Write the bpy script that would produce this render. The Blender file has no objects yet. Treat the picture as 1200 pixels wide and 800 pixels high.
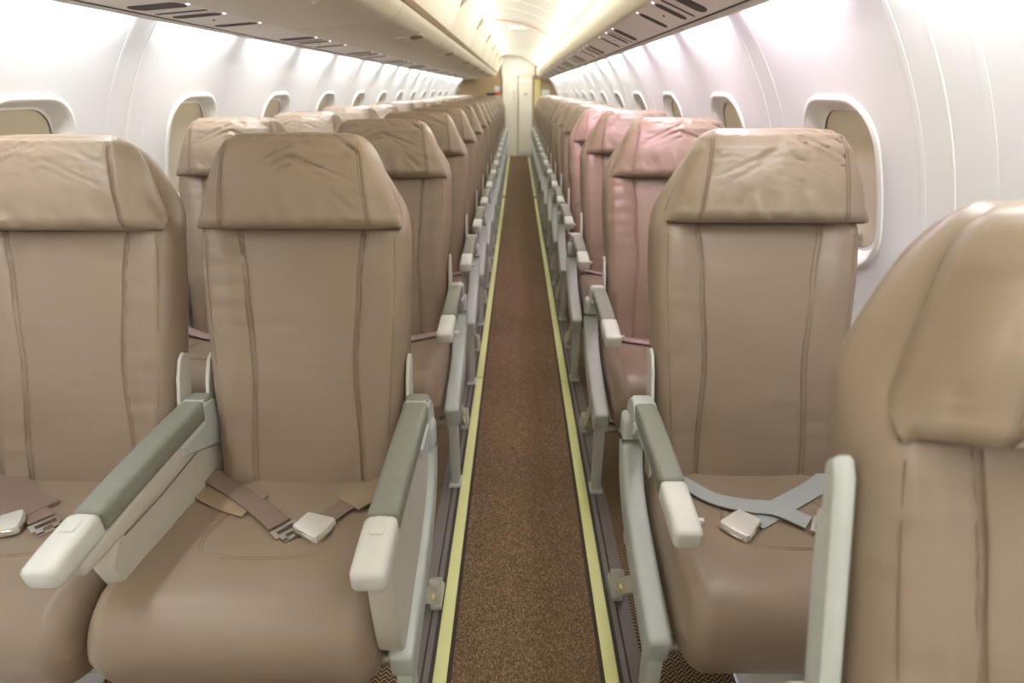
import bpy, math, random
from mathutils import Vector, noise, Matrix
random.seed(4)
PI = math.pi
C = bpy.context.scene.collection
SC = bpy.context.scene

# ------------------------------------------------------------------ camera, world, exposure
cam_d = bpy.data.cameras.new('camera')
cam = bpy.data.objects.new('camera', cam_d); C.objects.link(cam)
cam_d.sensor_width = 36.0
cam_d.lens = 20.4
cam_d.clip_start = 0.02
cam.location = (0, 0, 1.27)
cam.rotation_euler = (math.radians(90 - 23.45), 0, math.radians(0.54))
cam_d.dof.use_dof = True
cam_d.dof.focus_distance = 1.25
cam_d.dof.aperture_fstop = 3.2
SC.camera = cam
SC.view_settings.view_transform = 'Standard'
SC.view_settings.look = 'None'
SC.view_settings.gamma = 1.0
SC.view_settings.use_curve_mapping = False
SC.view_settings.exposure = 0.20
w = bpy.data.worlds.new('world'); SC.world = w; w.use_nodes = True
w.node_tree.nodes['Background'].inputs[0].default_value = (0.9, 0.93, 1, 1)
w.node_tree.nodes['Background'].inputs[1].default_value = 0.3

WASH = 2.1        # watts per wall-wash tube
COVE = 2.6        # watts per cove tube
READ = 0.8
CX, CZ, CR = -0.225, 0.78, 1.08     # fuselage circle
Y0, Y1 = -1.35, 12.6                # cabin ends

def area(name, loc, direction, sx, sy, power, col):
    l = bpy.data.lights.new(name, 'AREA'); l.shape = 'RECTANGLE'
    l.size = sx; l.size_y = sy; l.energy = power; l.color = col
    o = bpy.data.objects.new(name, l); C.objects.link(o)
    o.location = loc
    d = Vector(direction).normalized()
    zq = -d; xa = Vector((0, 1, 0)); ya = zq.cross(xa).normalized(); xa = ya.cross(zq)
    m = Matrix((xa, ya, zq)).transposed()
    o.rotation_euler = m.to_euler()
    return o

WHITE = (0.965, 0.985, 1.0)
PINK = (0.98, 0.86, 1.0)
TUBE_STEP = 0.64
nt = int((Y1 - Y0) / TUBE_STEP)
for i in range(nt):
    y = Y0 + 0.35 + i * TUBE_STEP
    if y > Y1 - 0.3: break
    area('wall_wash_lamp', (-1.022, y, 1.475), (-0.42, 0, -0.9), 0.47, 0.028, WASH, WHITE)
    pk = PINK if 1.5 < y < 4.0 else WHITE
    area('wall_wash_lamp', (0.571, y, 1.478), (0.42, 0, -0.9), 0.47, 0.028, WASH, pk)
nc = int((Y1 - Y0) / 1.0)
for i in range(nc):
    y = Y0 + 0.5 + i * 1.0
    area('cove_lamp', (0.352, y, 1.655), (-0.75, 0, 0.42), 0.96, 0.03, COVE, (1, 0.975, 0.90))
    area('cove_lamp', (-0.335, y, 1.812), (0.95, 0, 0.02), 0.96, 0.03, COVE, (1, 0.98, 0.92))
area('door_fill_light', (0.0, 11.9, 1.80), (0, .15, -1), 0.6, 0.3, 9.0, (1, .97, .9))  # added fill light, only there to brighten the far door

# ------------------------------------------------------------------ materials
def new_mat(name, col, rough=0.5, metal=0.0, spec=0.5):
    m = bpy.data.materials.new(name); m.use_nodes = True
    b = m.node_tree.nodes['Principled BSDF']
    b.inputs['Base Color'].default_value = (*col, 1)
    b.inputs['Roughness'].default_value = rough
    b.inputs['Metallic'].default_value = metal
    b.inputs['Specular IOR Level'].default_value = spec
    return m

def srgb(r, g, b):
    f = lambda v: (v / 255 / 12.92) if v / 255 < 0.04045 else ((v / 255 + 0.055) / 1.055) ** 2.4
    return (f(r), f(g), f(b))

def nd(m, t, **kw):
    n = m.node_tree.nodes.new(t)
    for k, v in kw.items(): setattr(n, k, v)
    return n

def lk(m, a, b): m.node_tree.links.new(a, b)

def tex_coord(m, scale=(1, 1, 1)):
    t = nd(m, 'ShaderNodeTexCoord'); mp = nd(m, 'ShaderNodeMapping')
    mp.inputs['Scale'].default_value = scale
    lk(m, t.outputs['Object'], mp.inputs['Vector']); return mp.outputs['Vector']

def leather(name, col, dark=0.90, wrinkle=0.10):
    m = new_mat(name, col, 0.40, 0, 0.45)
    b = m.node_tree.nodes['Principled BSDF']
    v = tex_coord(m)
    n1 = nd(m, 'ShaderNodeTexNoise'); n1.inputs['Scale'].default_value = 5; n1.inputs['Detail'].default_value = 5
    lk(m, v, n1.inputs['Vector'])
    mx = nd(m, 'ShaderNodeMix', data_type='RGBA')
    mx.inputs[6].default_value = (*[c * dark for c in col], 1); mx.inputs[7].default_value = (*[min(1, c * 1.06) for c in col], 1)
    lk(m, n1.outputs['Fac'], mx.inputs[0]); lk(m, mx.outputs[2], b.inputs['Base Color'])
    rr = nd(m, 'ShaderNodeMapRange'); rr.inputs[3].default_value = 0.29; rr.inputs[4].default_value = 0.43
    lk(m, n1.outputs['Fac'], rr.inputs[0]); lk(m, rr.outputs[0], b.inputs['Roughness'])
    grain = nd(m, 'ShaderNodeTexVoronoi'); grain.inputs['Scale'].default_value = 420; lk(m, v, grain.inputs['Vector'])
    v2 = tex_coord(m, (1, 1, 0.5))
    cr = nd(m, 'ShaderNodeTexNoise'); cr.inputs['Scale'].default_value = 16; cr.inputs['Detail'].default_value = 4
    cr.inputs['Distortion'].default_value = 0.8; lk(m, v2, cr.inputs['Vector'])
    rg = nd(m, 'ShaderNodeMath', operation='SUBTRACT'); rg.inputs[1].default_value = 0.5; lk(m, cr.outputs['Fac'], rg.inputs[0])
    ab = nd(m, 'ShaderNodeMath', operation='ABSOLUTE'); lk(m, rg.outputs[0], ab.inputs[0])
    pw = nd(m, 'ShaderNodeMapRange'); pw.inputs[2].default_value = 0.16; lk(m, ab.outputs[0], pw.inputs[0])
    b1 = nd(m, 'ShaderNodeBump'); b1.inputs['Strength'].default_value = 0.06; b1.inputs['Distance'].default_value = 0.001
    lk(m, grain.outputs['Distance'], b1.inputs['Height'])
    b2 = nd(m, 'ShaderNodeBump'); b2.inputs['Strength'].default_value = wrinkle; b2.inputs['Distance'].default_value = 0.0016
    lk(m, pw.outputs[0], b2.inputs['Height']); lk(m, b1.outputs['Normal'], b2.inputs['Normal'])
    lk(m, b2.outputs['Normal'], b.inputs['Normal'])
    return m

def noisy(name, col, col2, scale, rough=0.5, bump=0.0, detail=3, metal=0.0):
    m = new_mat(name, col, rough, metal)
    b = m.node_tree.nodes['Principled BSDF']; v = tex_coord(m)
    n1 = nd(m, 'ShaderNodeTexNoise'); n1.inputs['Scale'].default_value = scale; n1.inputs['Detail'].default_value = detail
    lk(m, v, n1.inputs['Vector'])
    mx = nd(m, 'ShaderNodeMix', data_type='RGBA'); mx.inputs[6].default_value = (*col, 1); mx.inputs[7].default_value = (*col2, 1)
    lk(m, n1.outputs['Fac'], mx.inputs[0]); lk(m, mx.outputs[2], b.inputs['Base Color'])
    if bump:
        bp = nd(m, 'ShaderNodeBump'); bp.inputs['Strength'].default_value = bump; bp.inputs['Distance'].default_value = 0.002
        lk(m, n1.outputs['Fac'], bp.inputs['Height']); lk(m, bp.outputs['Normal'], b.inputs['Normal'])
    return m

def carpet_mat():
    m = new_mat('aisle_carpet', srgb(96, 70, 48), 0.95, 0, 0.1)
    b = m.node_tree.nodes['Principled BSDF']; v = tex_coord(m, (1, 0.6, 1))
    vo = nd(m, 'ShaderNodeTexVoronoi'); vo.inputs['Scale'].default_value = 400; lk(m, v, vo.inputs['Vector'])
    sp = nd(m, 'ShaderNodeSeparateColor'); lk(m, vo.outputs['Color'], sp.inputs[0])
    rp = nd(m, 'ShaderNodeValToRGB')
    rp.color_ramp.elements[0].position = 0.0; rp.color_ramp.elements[0].color = (*srgb(96, 78, 60), 1)
    rp.color_ramp.elements[1].position = 1.0; rp.color_ramp.elements[1].color = (*srgb(168, 146, 122), 1)
    e = rp.color_ramp.elements.new(0.55); e.color = (*srgb(128, 106, 82), 1)
    e = rp.color_ramp.elements.new(0.86); e.color = (*srgb(142, 118, 93), 1)
    lk(m, sp.outputs[0], rp.inputs[0])
    n2 = nd(m, 'ShaderNodeTexNoise'); n2.inputs['Scale'].default_value = 6; n2.inputs['Detail'].default_value = 4
    mx = nd(m, 'ShaderNodeMix', data_type='RGBA', blend_type='MULTIPLY'); mx.inputs[0].default_value = 0.5
    rp2 = nd(m, 'ShaderNodeValToRGB'); rp2.color_ramp.elements[0].position = 0.3; rp2.color_ramp.elements[1].position = 0.7
    rp2.color_ramp.elements[0].color = (0.72, 0.71, 0.69, 1)
    lk(m, n2.outputs['Fac'], rp2.inputs[0]); lk(m, rp.outputs[0], mx.inputs[6]); lk(m, rp2.outputs[0], mx.inputs[7])
    lk(m, mx.outputs[2], b.inputs['Base Color'])
    bp = nd(m, 'ShaderNodeBump'); bp.inputs['Strength'].default_value = 0.6; bp.inputs['Distance'].default_value = 0.003
    lk(m, vo.outputs['Distance'], bp.inputs['Height']); lk(m, bp.outputs['Normal'], b.inputs['Normal'])
    return m

def herringbone_mat():
    m = new_mat('herringbone_carpet', srgb(120, 96, 70), 0.95, 0, 0.1)
    b = m.node_tree.nodes['Principled BSDF']
    t = nd(m, 'ShaderNodeTexCoord'); s = nd(m, 'ShaderNodeSeparateXYZ'); lk(m, t.outputs['Object'], s.inputs[0])
    pp = nd(m, 'ShaderNodeMath', operation='PINGPONG'); pp.inputs[1].default_value = 0.011; lk(m, s.outputs['X'], pp.inputs[0])
    ad = nd(m, 'ShaderNodeMath', operation='ADD'); lk(m, s.outputs['Y'], ad.inputs[0]); lk(m, pp.outputs[0], ad.inputs[1])
    mu = nd(m, 'ShaderNodeMath', operation='MULTIPLY'); mu.inputs[1].default_value = 95; lk(m, ad.outputs[0], mu.inputs[0])
    fr = nd(m, 'ShaderNodeMath', operation='FRACT'); lk(m, mu.outputs[0], fr.inputs[0])
    rp = nd(m, 'ShaderNodeValToRGB'); rp.color_ramp.interpolation = 'CONSTANT'
    rp.color_ramp.elements[0].color = (*srgb(64, 54, 47), 1)
    rp.color_ramp.elements[1].position = 0.5; rp.color_ramp.elements[1].color = (*srgb(160, 138, 108), 1)
    lk(m, fr.outputs[0], rp.inputs[0]); lk(m, rp.outputs[0], b.inputs['Base Color'])
    return m

def emit(name, col, strength):
    m = bpy.data.materials.new(name); m.use_nodes = True
    b = m.node_tree.nodes['Principled BSDF']
    b.inputs['Base Color'].default_value = (*col, 1)
    b.inputs['Emission Color'].default_value = (*col, 1); b.inputs['Emission Strength'].default_value = strength
    return m

LEA = srgb(147, 129, 111)
M = dict(
    leather=leather('taupe_leather', LEA),
    leather_head=leather('taupe_leather_creased', srgb(153, 135, 116), 0.92, 0.22),
    thread=new_mat('brown_thread', srgb(134, 111, 92), 0.8),
    pad=noisy('grey_green_pad', srgb(124, 126, 116), srgb(135, 137, 127), 60, 0.5, 0.08),
    cap=new_mat('ivory_plastic', srgb(214, 215, 210), 0.34),
    grey=noisy('pale_grey_plastic', srgb(184, 188, 184), srgb(196, 199, 194), 30, 0.45, 0.03),
    blue=noisy('blue_grey_plastic', srgb(180, 185, 183), srgb(190, 195, 193), 25, 0.45, 0.03),
    body=noisy('warm_grey_plastic', srgb(190, 186, 174), srgb(200, 196, 185), 30, 0.5, 0.03),
    groove=new_mat('dark_groove', srgb(120, 116, 106), 0.7),
    hinge=new_mat('ivory_hinge_cover', srgb(203, 201, 194), 0.4),
    metal=new_mat('brushed_aluminium', srgb(200, 198, 192), 0.32, 0.9),
    chrome=new_mat('chrome', srgb(228, 226, 222), 0.16, 1.0),
    buckle=new_mat('satin_buckle_steel', srgb(226, 224, 218), 0.35, 0.35),
    fitting=new_mat('pale_metal_fitting', srgb(206, 205, 200), 0.3, 0.25),
    amber=new_mat('yellowed_plastic', srgb(214, 200, 140), 0.4),
    web_taupe=noisy('taupe_webbing', srgb(128, 108, 98), srgb(138, 118, 107), 160, 0.7, 0.25),
    web_tan=noisy('tan_webbing', srgb(150, 131, 110), srgb(160, 140, 118), 160, 0.7, 0.25),
    web_pink=noisy('rose_webbing', srgb(166, 142, 138), srgb(176, 152, 147), 160, 0.7, 0.25),
    web_grey=noisy('grey_blue_webbing', srgb(158, 162, 164), srgb(176, 178, 178), 160, 0.65, 0.25),
    red=new_mat('red_strap', srgb(190, 24, 30), 0.6),
    black=new_mat('black_plastic', srgb(30, 28, 28), 0.5),
    wall=noisy('cream_white_liner', srgb(234, 234, 235), srgb(239, 239, 240), 220, 0.5, 0.06),
    ridge=new_mat('white_ridge', srgb(244, 242, 238), 0.4),
    shade=new_mat('beige_window_shade', srgb(214, 204, 180), 0.55),
    glass=new_mat('shade_gap', srgb(70, 66, 56), 0.4),
    psu=noisy('service_panel_plastic', srgb(242, 237, 232), srgb(245, 240, 236), 40, 0.5),
    bin=noisy('overhead_bin_plastic', srgb(226, 217, 193), srgb(230, 222, 200), 20, 0.42),
    bin_rail=new_mat('tan_handle_rail', srgb(146, 122, 92), 0.5),
    slot=new_mat('dark_slot', srgb(74, 66, 60), 0.7),
    ceiling=new_mat('ceiling_liner', srgb(238, 235, 224), 0.5),
    rib=new_mat('ceiling_rib', srgb(222, 214, 196), 0.5),
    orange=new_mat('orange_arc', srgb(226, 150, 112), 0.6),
    carpet=carpet_mat(), herring=herringbone_mat(),
    strip=noisy('photoluminescent_strip', srgb(224, 226, 156), srgb(231, 233, 170), 30, 0.45),
    edge=new_mat('brown_rubber_edge', srgb(58, 44, 34), 0.7),
    track=noisy('grey_track_cover', srgb(118, 110, 106), srgb(128, 120, 115), 18, 0.5),
    rubber=new_mat('dark_rubber', srgb(60, 58, 56), 0.7),
    bulk=noisy('tan_bulkhead', srgb(170, 148, 112), srgb(178, 156, 120), 8, 0.6),
    door=new_mat('cream_door', srgb(236, 232, 216), 0.5),
    lamp=emit('reading_lamp_lens', (1.0, 0.9, 0.95), 1.6),
    cove=emit('cove_lens', (1.0, 0.96, 0.84), 3.0),
)

# ------------------------------------------------------------------ mesh helpers
def mesh(name, verts, faces, mat, smooth=True):
    me = bpy.data.meshes.new(name)
    me.from_pydata([tuple(v) for v in verts], [], faces)
    me.materials.append(mat)
    if smooth: me.polygons.foreach_set('use_smooth', [True] * len(me.polygons))
    me.update()
    return me

def ob(name, me, parent=None, loc=(0, 0, 0), rotz=0):
    o = bpy.data.objects.new(name, me); C.objects.link(o)
    o.location = loc
    if rotz: o.rotation_euler = (0, 0, rotz)
    if parent: o.parent = parent
    return o

def tag(o, label=None, cat=None, group=None, kind=None):
    if label: o['label'] = label
    if cat: o['category'] = cat
    if group: o['group'] = group
    if kind: o['kind'] = kind
    return o

class MB:
    """accumulates shapes for ONE mesh"""
    def __init__(s): s.v = []; s.f = []
    def loft(s, rings, closed=True, caps=True):
        n = len(rings[0]); b = len(s.v)
        for r in rings: s.v.extend(r)
        for i in range(len(rings) - 1):
            for j in range(n if closed else n - 1):
                k = (j + 1) % n
                s.f.append((b + i * n + j, b + i * n + k, b + (i + 1) * n + k, b + (i + 1) * n + j))
        if caps and closed:
            s.f.append(tuple(b + j for j in reversed(range(n))))
            q = b + (len(rings) - 1) * n
            s.f.append(tuple(q + j for j in range(n)))
        return s
    def box(s, c, d, r=0.0, axis=1):
        """rounded box, centre c, size d"""
        r = min(r, min(d) * 0.49)
        ax = axis; o = [i for i in (0, 1, 2) if i != ax]
        rings = []
        if r <= 0:
            spec = [(-d[ax] / 2, 0), (d[ax] / 2, 0)]
        else:
            spec = [(-d[ax] / 2, r), (-d[ax] / 2 + r * .3, r * .3), (-d[ax] / 2 + r, 0), (d[ax] / 2 - r, 0), (d[ax] / 2 - r * .3, r * .3), (d[ax] / 2, r)]
        for t, ins in spec:
            ring = []
            for (a, bb) in rr(d[o[0]] - 2 * ins * .8, d[o[1]] - 2 * ins * .8, max(r - ins * .6, r * .3) if r else 0):
                p = [0, 0, 0]; p[ax] = c[ax] + t; p[o[0]] = c[o[0]] + a; p[o[1]] = c[o[1]] + bb
                ring.append(tuple(p))
            rings.append(ring)
        return s.loft(rings)
    def tube(s, pts, r, n=8, caps=True):
        rings = []
        P = [Vector(p) for p in pts]
        for i, p in enumerate(P):
            t = (P[min(i + 1, len(P) - 1)] - P[max(i - 1, 0)]).normalized()
            up = Vector((0, 0, 1)) if abs(t.z) < 0.9 else Vector((1, 0, 0))
            a = t.cross(up).normalized(); b = a.cross(t)
            rad = r[i] if isinstance(r, (list, tuple)) else r
            rings.append([tuple(p + (a * math.cos(2 * PI * k / n) + b * math.sin(2 * PI * k / n)) * rad) for k in range(n)])
        return s.loft(rings, True, caps)
    def sweep(s, pts, wid, hei, rad, x=0.0, endr=0.5):
        """rounded-rect bar along a polyline in the y-z plane"""
        P = [Vector((0, p[0], p[1])) for p in pts]; rings = []
        m = len(P)
        W = wid if isinstance(wid, (list, tuple)) else [wid] * m
        Hh = hei if isinstance(hei, (list, tuple)) else [hei] * m
        frames = []
        for i in range(m):
            t = (P[min(i + 1, m - 1)] - P[max(i - 1, 0)]).normalized()
            nn = Vector((0, -t.z, t.y))
            if nn.z < 0 and abs(nn.z) > .2: nn = -nn
            frames.append((P[i], t, nn))
        def ring(p, nn, ww, hh, r):
            return [tuple(p + Vector((x + a, 0, 0)) + nn * b) for a, b in rr(ww, hh, r)]
        p, t, nn = frames[0]; e = rad
        rings.append(ring(p, nn, W[0] - e * 1.6, Hh[0] - e * 1.6, rad * .4))
        rings.append(ring(p + t * e * .3, nn, W[0] - e * .5, Hh[0] - e * .5, rad * .8))
        rings.append(ring(p + t * e, nn, W[0], Hh[0], rad))
        for i in range(1, m - 1): rings.append(ring(frames[i][0], frames[i][2], W[i], Hh[i], rad))
        p, t, nn = frames[-1]
        rings.append(ring(p - t * e, nn, W[-1], Hh[-1], rad))
        rings.append(ring(p - t * e * .3, nn, W[-1] - e * .5, Hh[-1] - e * .5, rad * .8))
        rings.append(ring(p, nn, W[-1] - e * 1.6, Hh[-1] - e * 1.6, rad * .4))
        return s.loft(rings)
    def slab(s, poly, x0, x1, bev=0.004):
        """extruded plate from a y-z outline"""
        P = [Vector((p[0], p[1])) for p in poly]; n = len(P)
        cen = sum(P, Vector((0, 0))) / n
        def ins(e):
            out = []
            for i in range(n):
                a = (P[i] - P[i - 1]).normalized(); b = (P[(i + 1) % n] - P[i]).normalized()
                na = Vector((-a.y, a.x)); nb = Vector((-b.y, b.x)); q = (na + nb)
                q = q.normalized() if q.length > 1e-6 else na
                sgn = 1 if area2 > 0 else -1
                out.append(P[i] + q * e * sgn)
            return out
        area2 = sum(P[i - 1].x * P[i].y - P[i].x * P[i - 1].y for i in range(n))
        A, B = ins(bev), P
        rings = [[(x0, q.x, q.y) for q in A], [(x0 + bev, q.x, q.y) for q in B], [(x1 - bev, q.x, q.y) for q in B], [(x1, q.x, q.y) for q in A]]
        if area2 < 0: rings = [list(reversed(r)) for r in rings]
        return s.loft(rings)
    def me(s, name, mat, smooth=True):
        me = mesh(name, s.v, s.f, mat, smooth)
        if smooth:
            me.set_sharp_from_angle(angle=math.radians(45))
        return me

def rr(wd, h, r, n=4):
    r = min(r, wd * .499, h * .499)
    if r <= 0: return [(-wd / 2, -h / 2), (wd / 2, -h / 2), (wd / 2, h / 2), (-wd / 2, h / 2)]
    out = []
    for cx, cy, a0 in ((wd / 2 - r, -h / 2 + r, -90), (wd / 2 - r, h / 2 - r, 0), (-wd / 2 + r, h / 2 - r, 90), (-wd / 2 + r, -h / 2 + r, 180)):
        for k in range(n):
            a = math.radians(a0 + 90 * k / (n - 1))
            out.append((cx + r * math.cos(a), cy + r * math.sin(a)))
    return out

def lerp(tab, t):
    if t <= tab[0][0]: return tab[0][1]
    for (a, va), (b, vb) in zip(tab, tab[1:]):
        if t <= b:
            q = (t - a) / (b - a); q = q * q * (3 - 2 * q)
            return va + (vb - va) * q
    return tab[-1][1]

def curve(tab, t):
    """cubic Hermite through a table, no flat steps at the knots"""
    if t <= tab[0][0]: return tab[0][1]
    if t >= tab[-1][0]: return tab[-1][1]
    m = []
    for i in range(len(tab)):
        a, b = tab[max(i - 1, 0)], tab[min(i + 1, len(tab) - 1)]
        m.append((b[1] - a[1]) / (b[0] - a[0]))
    for i in range(len(tab) - 1):
        x0, y0 = tab[i]; x1, y1 = tab[i + 1]
        if t <= x1:
            h = x1 - x0; q = (t - x0) / h
            return y0 * (1 + 2 * q) * (1 - q) ** 2 + m[i] * h * q * (1 - q) ** 2 + y1 * q * q * (3 - 2 * q) + m[i + 1] * h * q * q * (q - 1)

def smooth_path(pts, n=6):
    """Catmull-Rom through 2D/3D points"""
    out = []; P = [Vector(p) for p in pts]
    for i in range(len(P) - 1):
        p0, p1, p2, p3 = P[max(i - 1, 0)], P[i], P[i + 1], P[min(i + 2, len(P) - 1)]
        for k in range(n):
            t = k / n
            out.append(0.5 * ((2 * p1) + (p2 - p0) * t + (2 * p0 - 5 * p1 + 4 * p2 - p3) * t * t + (3 * p1 - p0 - 3 * p2 + p3) * t ** 3))
    out.append(P[-1]); return out

# ------------------------------------------------------------------ setting: fuselage shell
def fus(a_deg, r=CR):
    a = math.radians(a_deg); return (CX + r * math.cos(a), CZ + r * math.sin(a))

A_LO, A_HI, A_WIN = -46.3, 46.0, 15.0
BAY = 0.82; YW0 = 1.51
ARC = CR * math.radians(1)
WHY, WHZ, WR = 0.18, 0.215, 0.12      # window surround half sizes, corner radius

def rr_dir(a, hx, hy, r):
    """point of a rounded rectangle outline in direction a"""
    dx, dy = math.cos(a), math.sin(a)
    lo, hi = 0.0, 2.0
    for _ in range(40):
        m = (lo + hi) / 2; x, y = abs(dx * m), abs(dy * m)
        qx, qy = max(x - (hx - r), 0), max(y - (hy - r), 0)
        inside = x <= hx and y <= hy and math.hypot(qx, qy) <= r
        if inside: lo = m
        else: hi = m
    return (dx * lo, dy * lo)

def wall_bay(side, windowed=True):
    lo, hi = (A_LO - A_WIN) * ARC, (A_HI - A_WIN) * ARC
    hy = BAY / 2 - 0.0012
    angs = [2 * PI * k / 72 for k in range(72)] + [math.atan2(v, u) % (2 * PI) for u in (-hy, hy) for v in (lo, hi)]
    angs = sorted(set(round(a, 6) for a in angs))
    rings = []
    inner = [rr_dir(a, WHY - 0.012, WHZ - 0.012, WR - .01) for a in angs]
    outer = []
    for a in angs:
        dx, dy = math.cos(a), math.sin(a); t = 9
        if abs(dx) > 1e-9: t = min(t, hy / abs(dx))
        if dy > 1e-9: t = min(t, hi / dy)
        if dy < -1e-9: t = min(t, lo / dy)
        outer.append((dx * t, dy * t))
    vs, fs = [], []
    K = 14; n = len(angs)
    for k in range(K + 1):
        t = (k / K)
        for (a, b), (c_, d_) in zip(inner, outer):
            y = a + (c_ - a) * t; arc = b + (d_ - b) * t
            x, z = fus(A_WIN + arc / ARC)
            vs.append((side_x(x, side), y, z))
    for k in range(K):
        for j in range(n):
            q = (j + 1) % n
            f = (k * n + j, k * n + q, (k + 1) * n + q, (k + 1) * n + j)
            fs.append(f if side > 0 else tuple(reversed(f)))
    return mesh('wall_panel', vs, fs, M['wall'])

def side_x(x, side): return x if side > 0 else 2 * CX - x

def arc_strip(side, y, wid, hgt, a0=A_LO + 2, a1=44, n=40):
    mb = MB(); rings = []
    for i in range(n + 1):
        a = a0 + (a1 - a0) * i / n
        ring = []
        for t in range(7):
            q = PI * t / 6
            x, z = fus(a, CR - hgt * math.sin(q) + (0.003 if t in (0, 6) else 0))
            ring.append((side_x(x, side), y - wid / 2 * math.cos(q), z))
        rings.append(ring)
    mb.loft(rings, True, True)
    return mb

def window_meshes(side):
    """surround ring, recessed shade and its handle, local y about the window centre, absolute x/z"""
    angs = [2 * PI * k / 64 for k in range(64)]
    prof = [(0.0, 0.004, .12), (-0.002, -.004, .12), (-0.008, -.007, .115), (-0.014, -.007, .108), (-0.021, -.001, .10), (-0.030, .010, .095), (-0.040, .020, .09), (-0.045, .026, .085), (-0.052, .026, .085)]
    def pt(ins, dep, r, a):
        y, arc = rr_dir(a, WHY + ins, WHZ + ins, r)
        # outward normal at window centre for depth, wall curvature for position
        x, z = fus(A_WIN + arc / ARC, CR + dep)
        return (side_x(x, side), y, z)
    mb = MB(); mb.loft([[pt(i, d, r, a) for a in angs] for i, d, r in prof], True, False)
    fr = mb.me('window_surround', M['ridge'])
    # shade: slightly bowed sheet behind the inner edge
    rings = []
    for t in (1.0, 0.94, 0.6, 0.3, 0.02):
        rings.append([pt_s(side, a, t) for a in angs])
    mb2 = MB(); mb2.loft(rings, True, False); sh = mb2.me('window_shade', M['shade'])
    mb3 = MB(); mb3.loft([[pt(-0.050, .027, .085, a) for a in angs], [pt(-0.0530, .027, .085, a) for a in angs]], True, False)
    gp = mb3.me('shade_gap', M['glass'])
    # handle ledge near the bottom
    x, z = fus(A_WIN - (WHZ - 0.085) / ARC, CR + 0.018)
    mb4 = MB(); mb4.box((side_x(x, side), 0, z), (0.018, 0.09, 0.014), 0.005)
    hd = mb4.me('shade_handle', M['shade'])
    return fr, sh, gp, hd

def pt_s(side, a, t):
    y, arc = rr_dir(a, WHY - 0.046, WHZ - 0.046, .09)
    x, z = fus(A_WIN + arc * t / ARC, CR + 0.029)
    return (side_x(x, side), y * t, z)

bays = list(range(-3, 14))
wi = 1
wall_objs = {}
for side, nm in ((-1, 'wall_left'), (1, 'wall_right')):
    bay = wall_bay(side); fr, sh, gp, hd = window_meshes(side)
    root = ob(nm, None); tag(root, 'cream-white curved cabin side wall of window panels on the %s' % ('left' if side < 0 else 'right'), None, None, 'structure')
    joint = arc_strip(side, 0, 0.006, 0.0020).me('joint_strip', M['ridge'])
    rid = arc_strip(side, 0, 0.026, 0.0013).me('panel_ridge', M['wall'])
    for k in bays:
        y = YW0 + BAY * k + (.02 if side < 0 else 0)
        if y - BAY / 2 > Y1: break
        ob('wall_panel', bay, root, (0, y, 0))
        ob('joint_strip', joint, root, (0, y + BAY / 2, 0))
        for s in (-1, 1): ob('panel_ridge', rid, root, (0, y + BAY / 2 + s * 0.095, 0))
        wn = ob('window_%d' % wi, fr, None, (0, y, 0)); wi += 1
        tag(wn, None, None, None, 'structure')
        ob('window_shade', sh, wn); ob('shade_gap', gp, wn); ob('shade_handle', hd, wn)

# floor
FX0, FX1 = CX - 0.74, CX + 0.74
X_SL, X_SR = -0.178, 0.225         # strip centre lines
floor = ob('floor', MB().box(((FX0 + FX1) / 2, (Y0 + Y1) / 2, -0.02), (FX1 - FX0, Y1 - Y0, 0.04)).me('floor', M['herring'], False))
tag(floor, 'cabin floor with herringbone carpet under the seats and a brown speckled aisle runner', None, None, 'structure')
def long_box(name, x0, x1, z0, z1, mat, y0=Y0, y1=Y1, r=0.0, parent=floor):
    return ob(name, MB().box(((x0 + x1) / 2, (y0 + y1) / 2, (z0 + z1) / 2), (x1 - x0, y1 - y0, z1 - z0), r).me(name, mat, r > 0), parent)
long_box('aisle_carpet', X_SL + 0.026, X_SR - 0.026, -0.001, 0.006, M['carpet'])
for xs, s in ((X_SL, -1), (X_SR, 1)):
    long_box('rubber_edging', min(xs - s * .0165, xs - s * .027), max(xs - s * .0165, xs - s * .027), -0.001, 0.008, M['edge'])
    long_box('rubber_edging', min(xs + s * .0165, xs + s * .026), max(xs + s * .0165, xs + s * .026), -0.001, 0.009, M['rubber'])
    a, b = xs + s * .026, xs + s * .078
    long_box('track_cover', min(a, b), max(a, b), -0.001, 0.007, M['track'])
    a, b = xs + s * .040, xs + s * .045
    long_box('track_groove', min(a, b), max(a, b), 0.0065, 0.0085, M['rubber'])
    y = 0.75 if s < 0 else 0.72
    while y < Y1 - .1:
        gap = 0.16 if 7.4 < y + 1.73 < 7.9 else 0.010
        y1 = min(y + 1.73 - gap, Y1)
        long_box('light_strip', xs - .0165, xs + .0165, -0.001, 0.0095, M['strip'], y, y1, 0.003)
        y += 1.73
    long_box('light_strip', xs - .0165, xs + .0165, -0.001, 0.0095, M['strip'], Y0, (0.75 if s < 0 else .72) - .01, 0.003)

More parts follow.
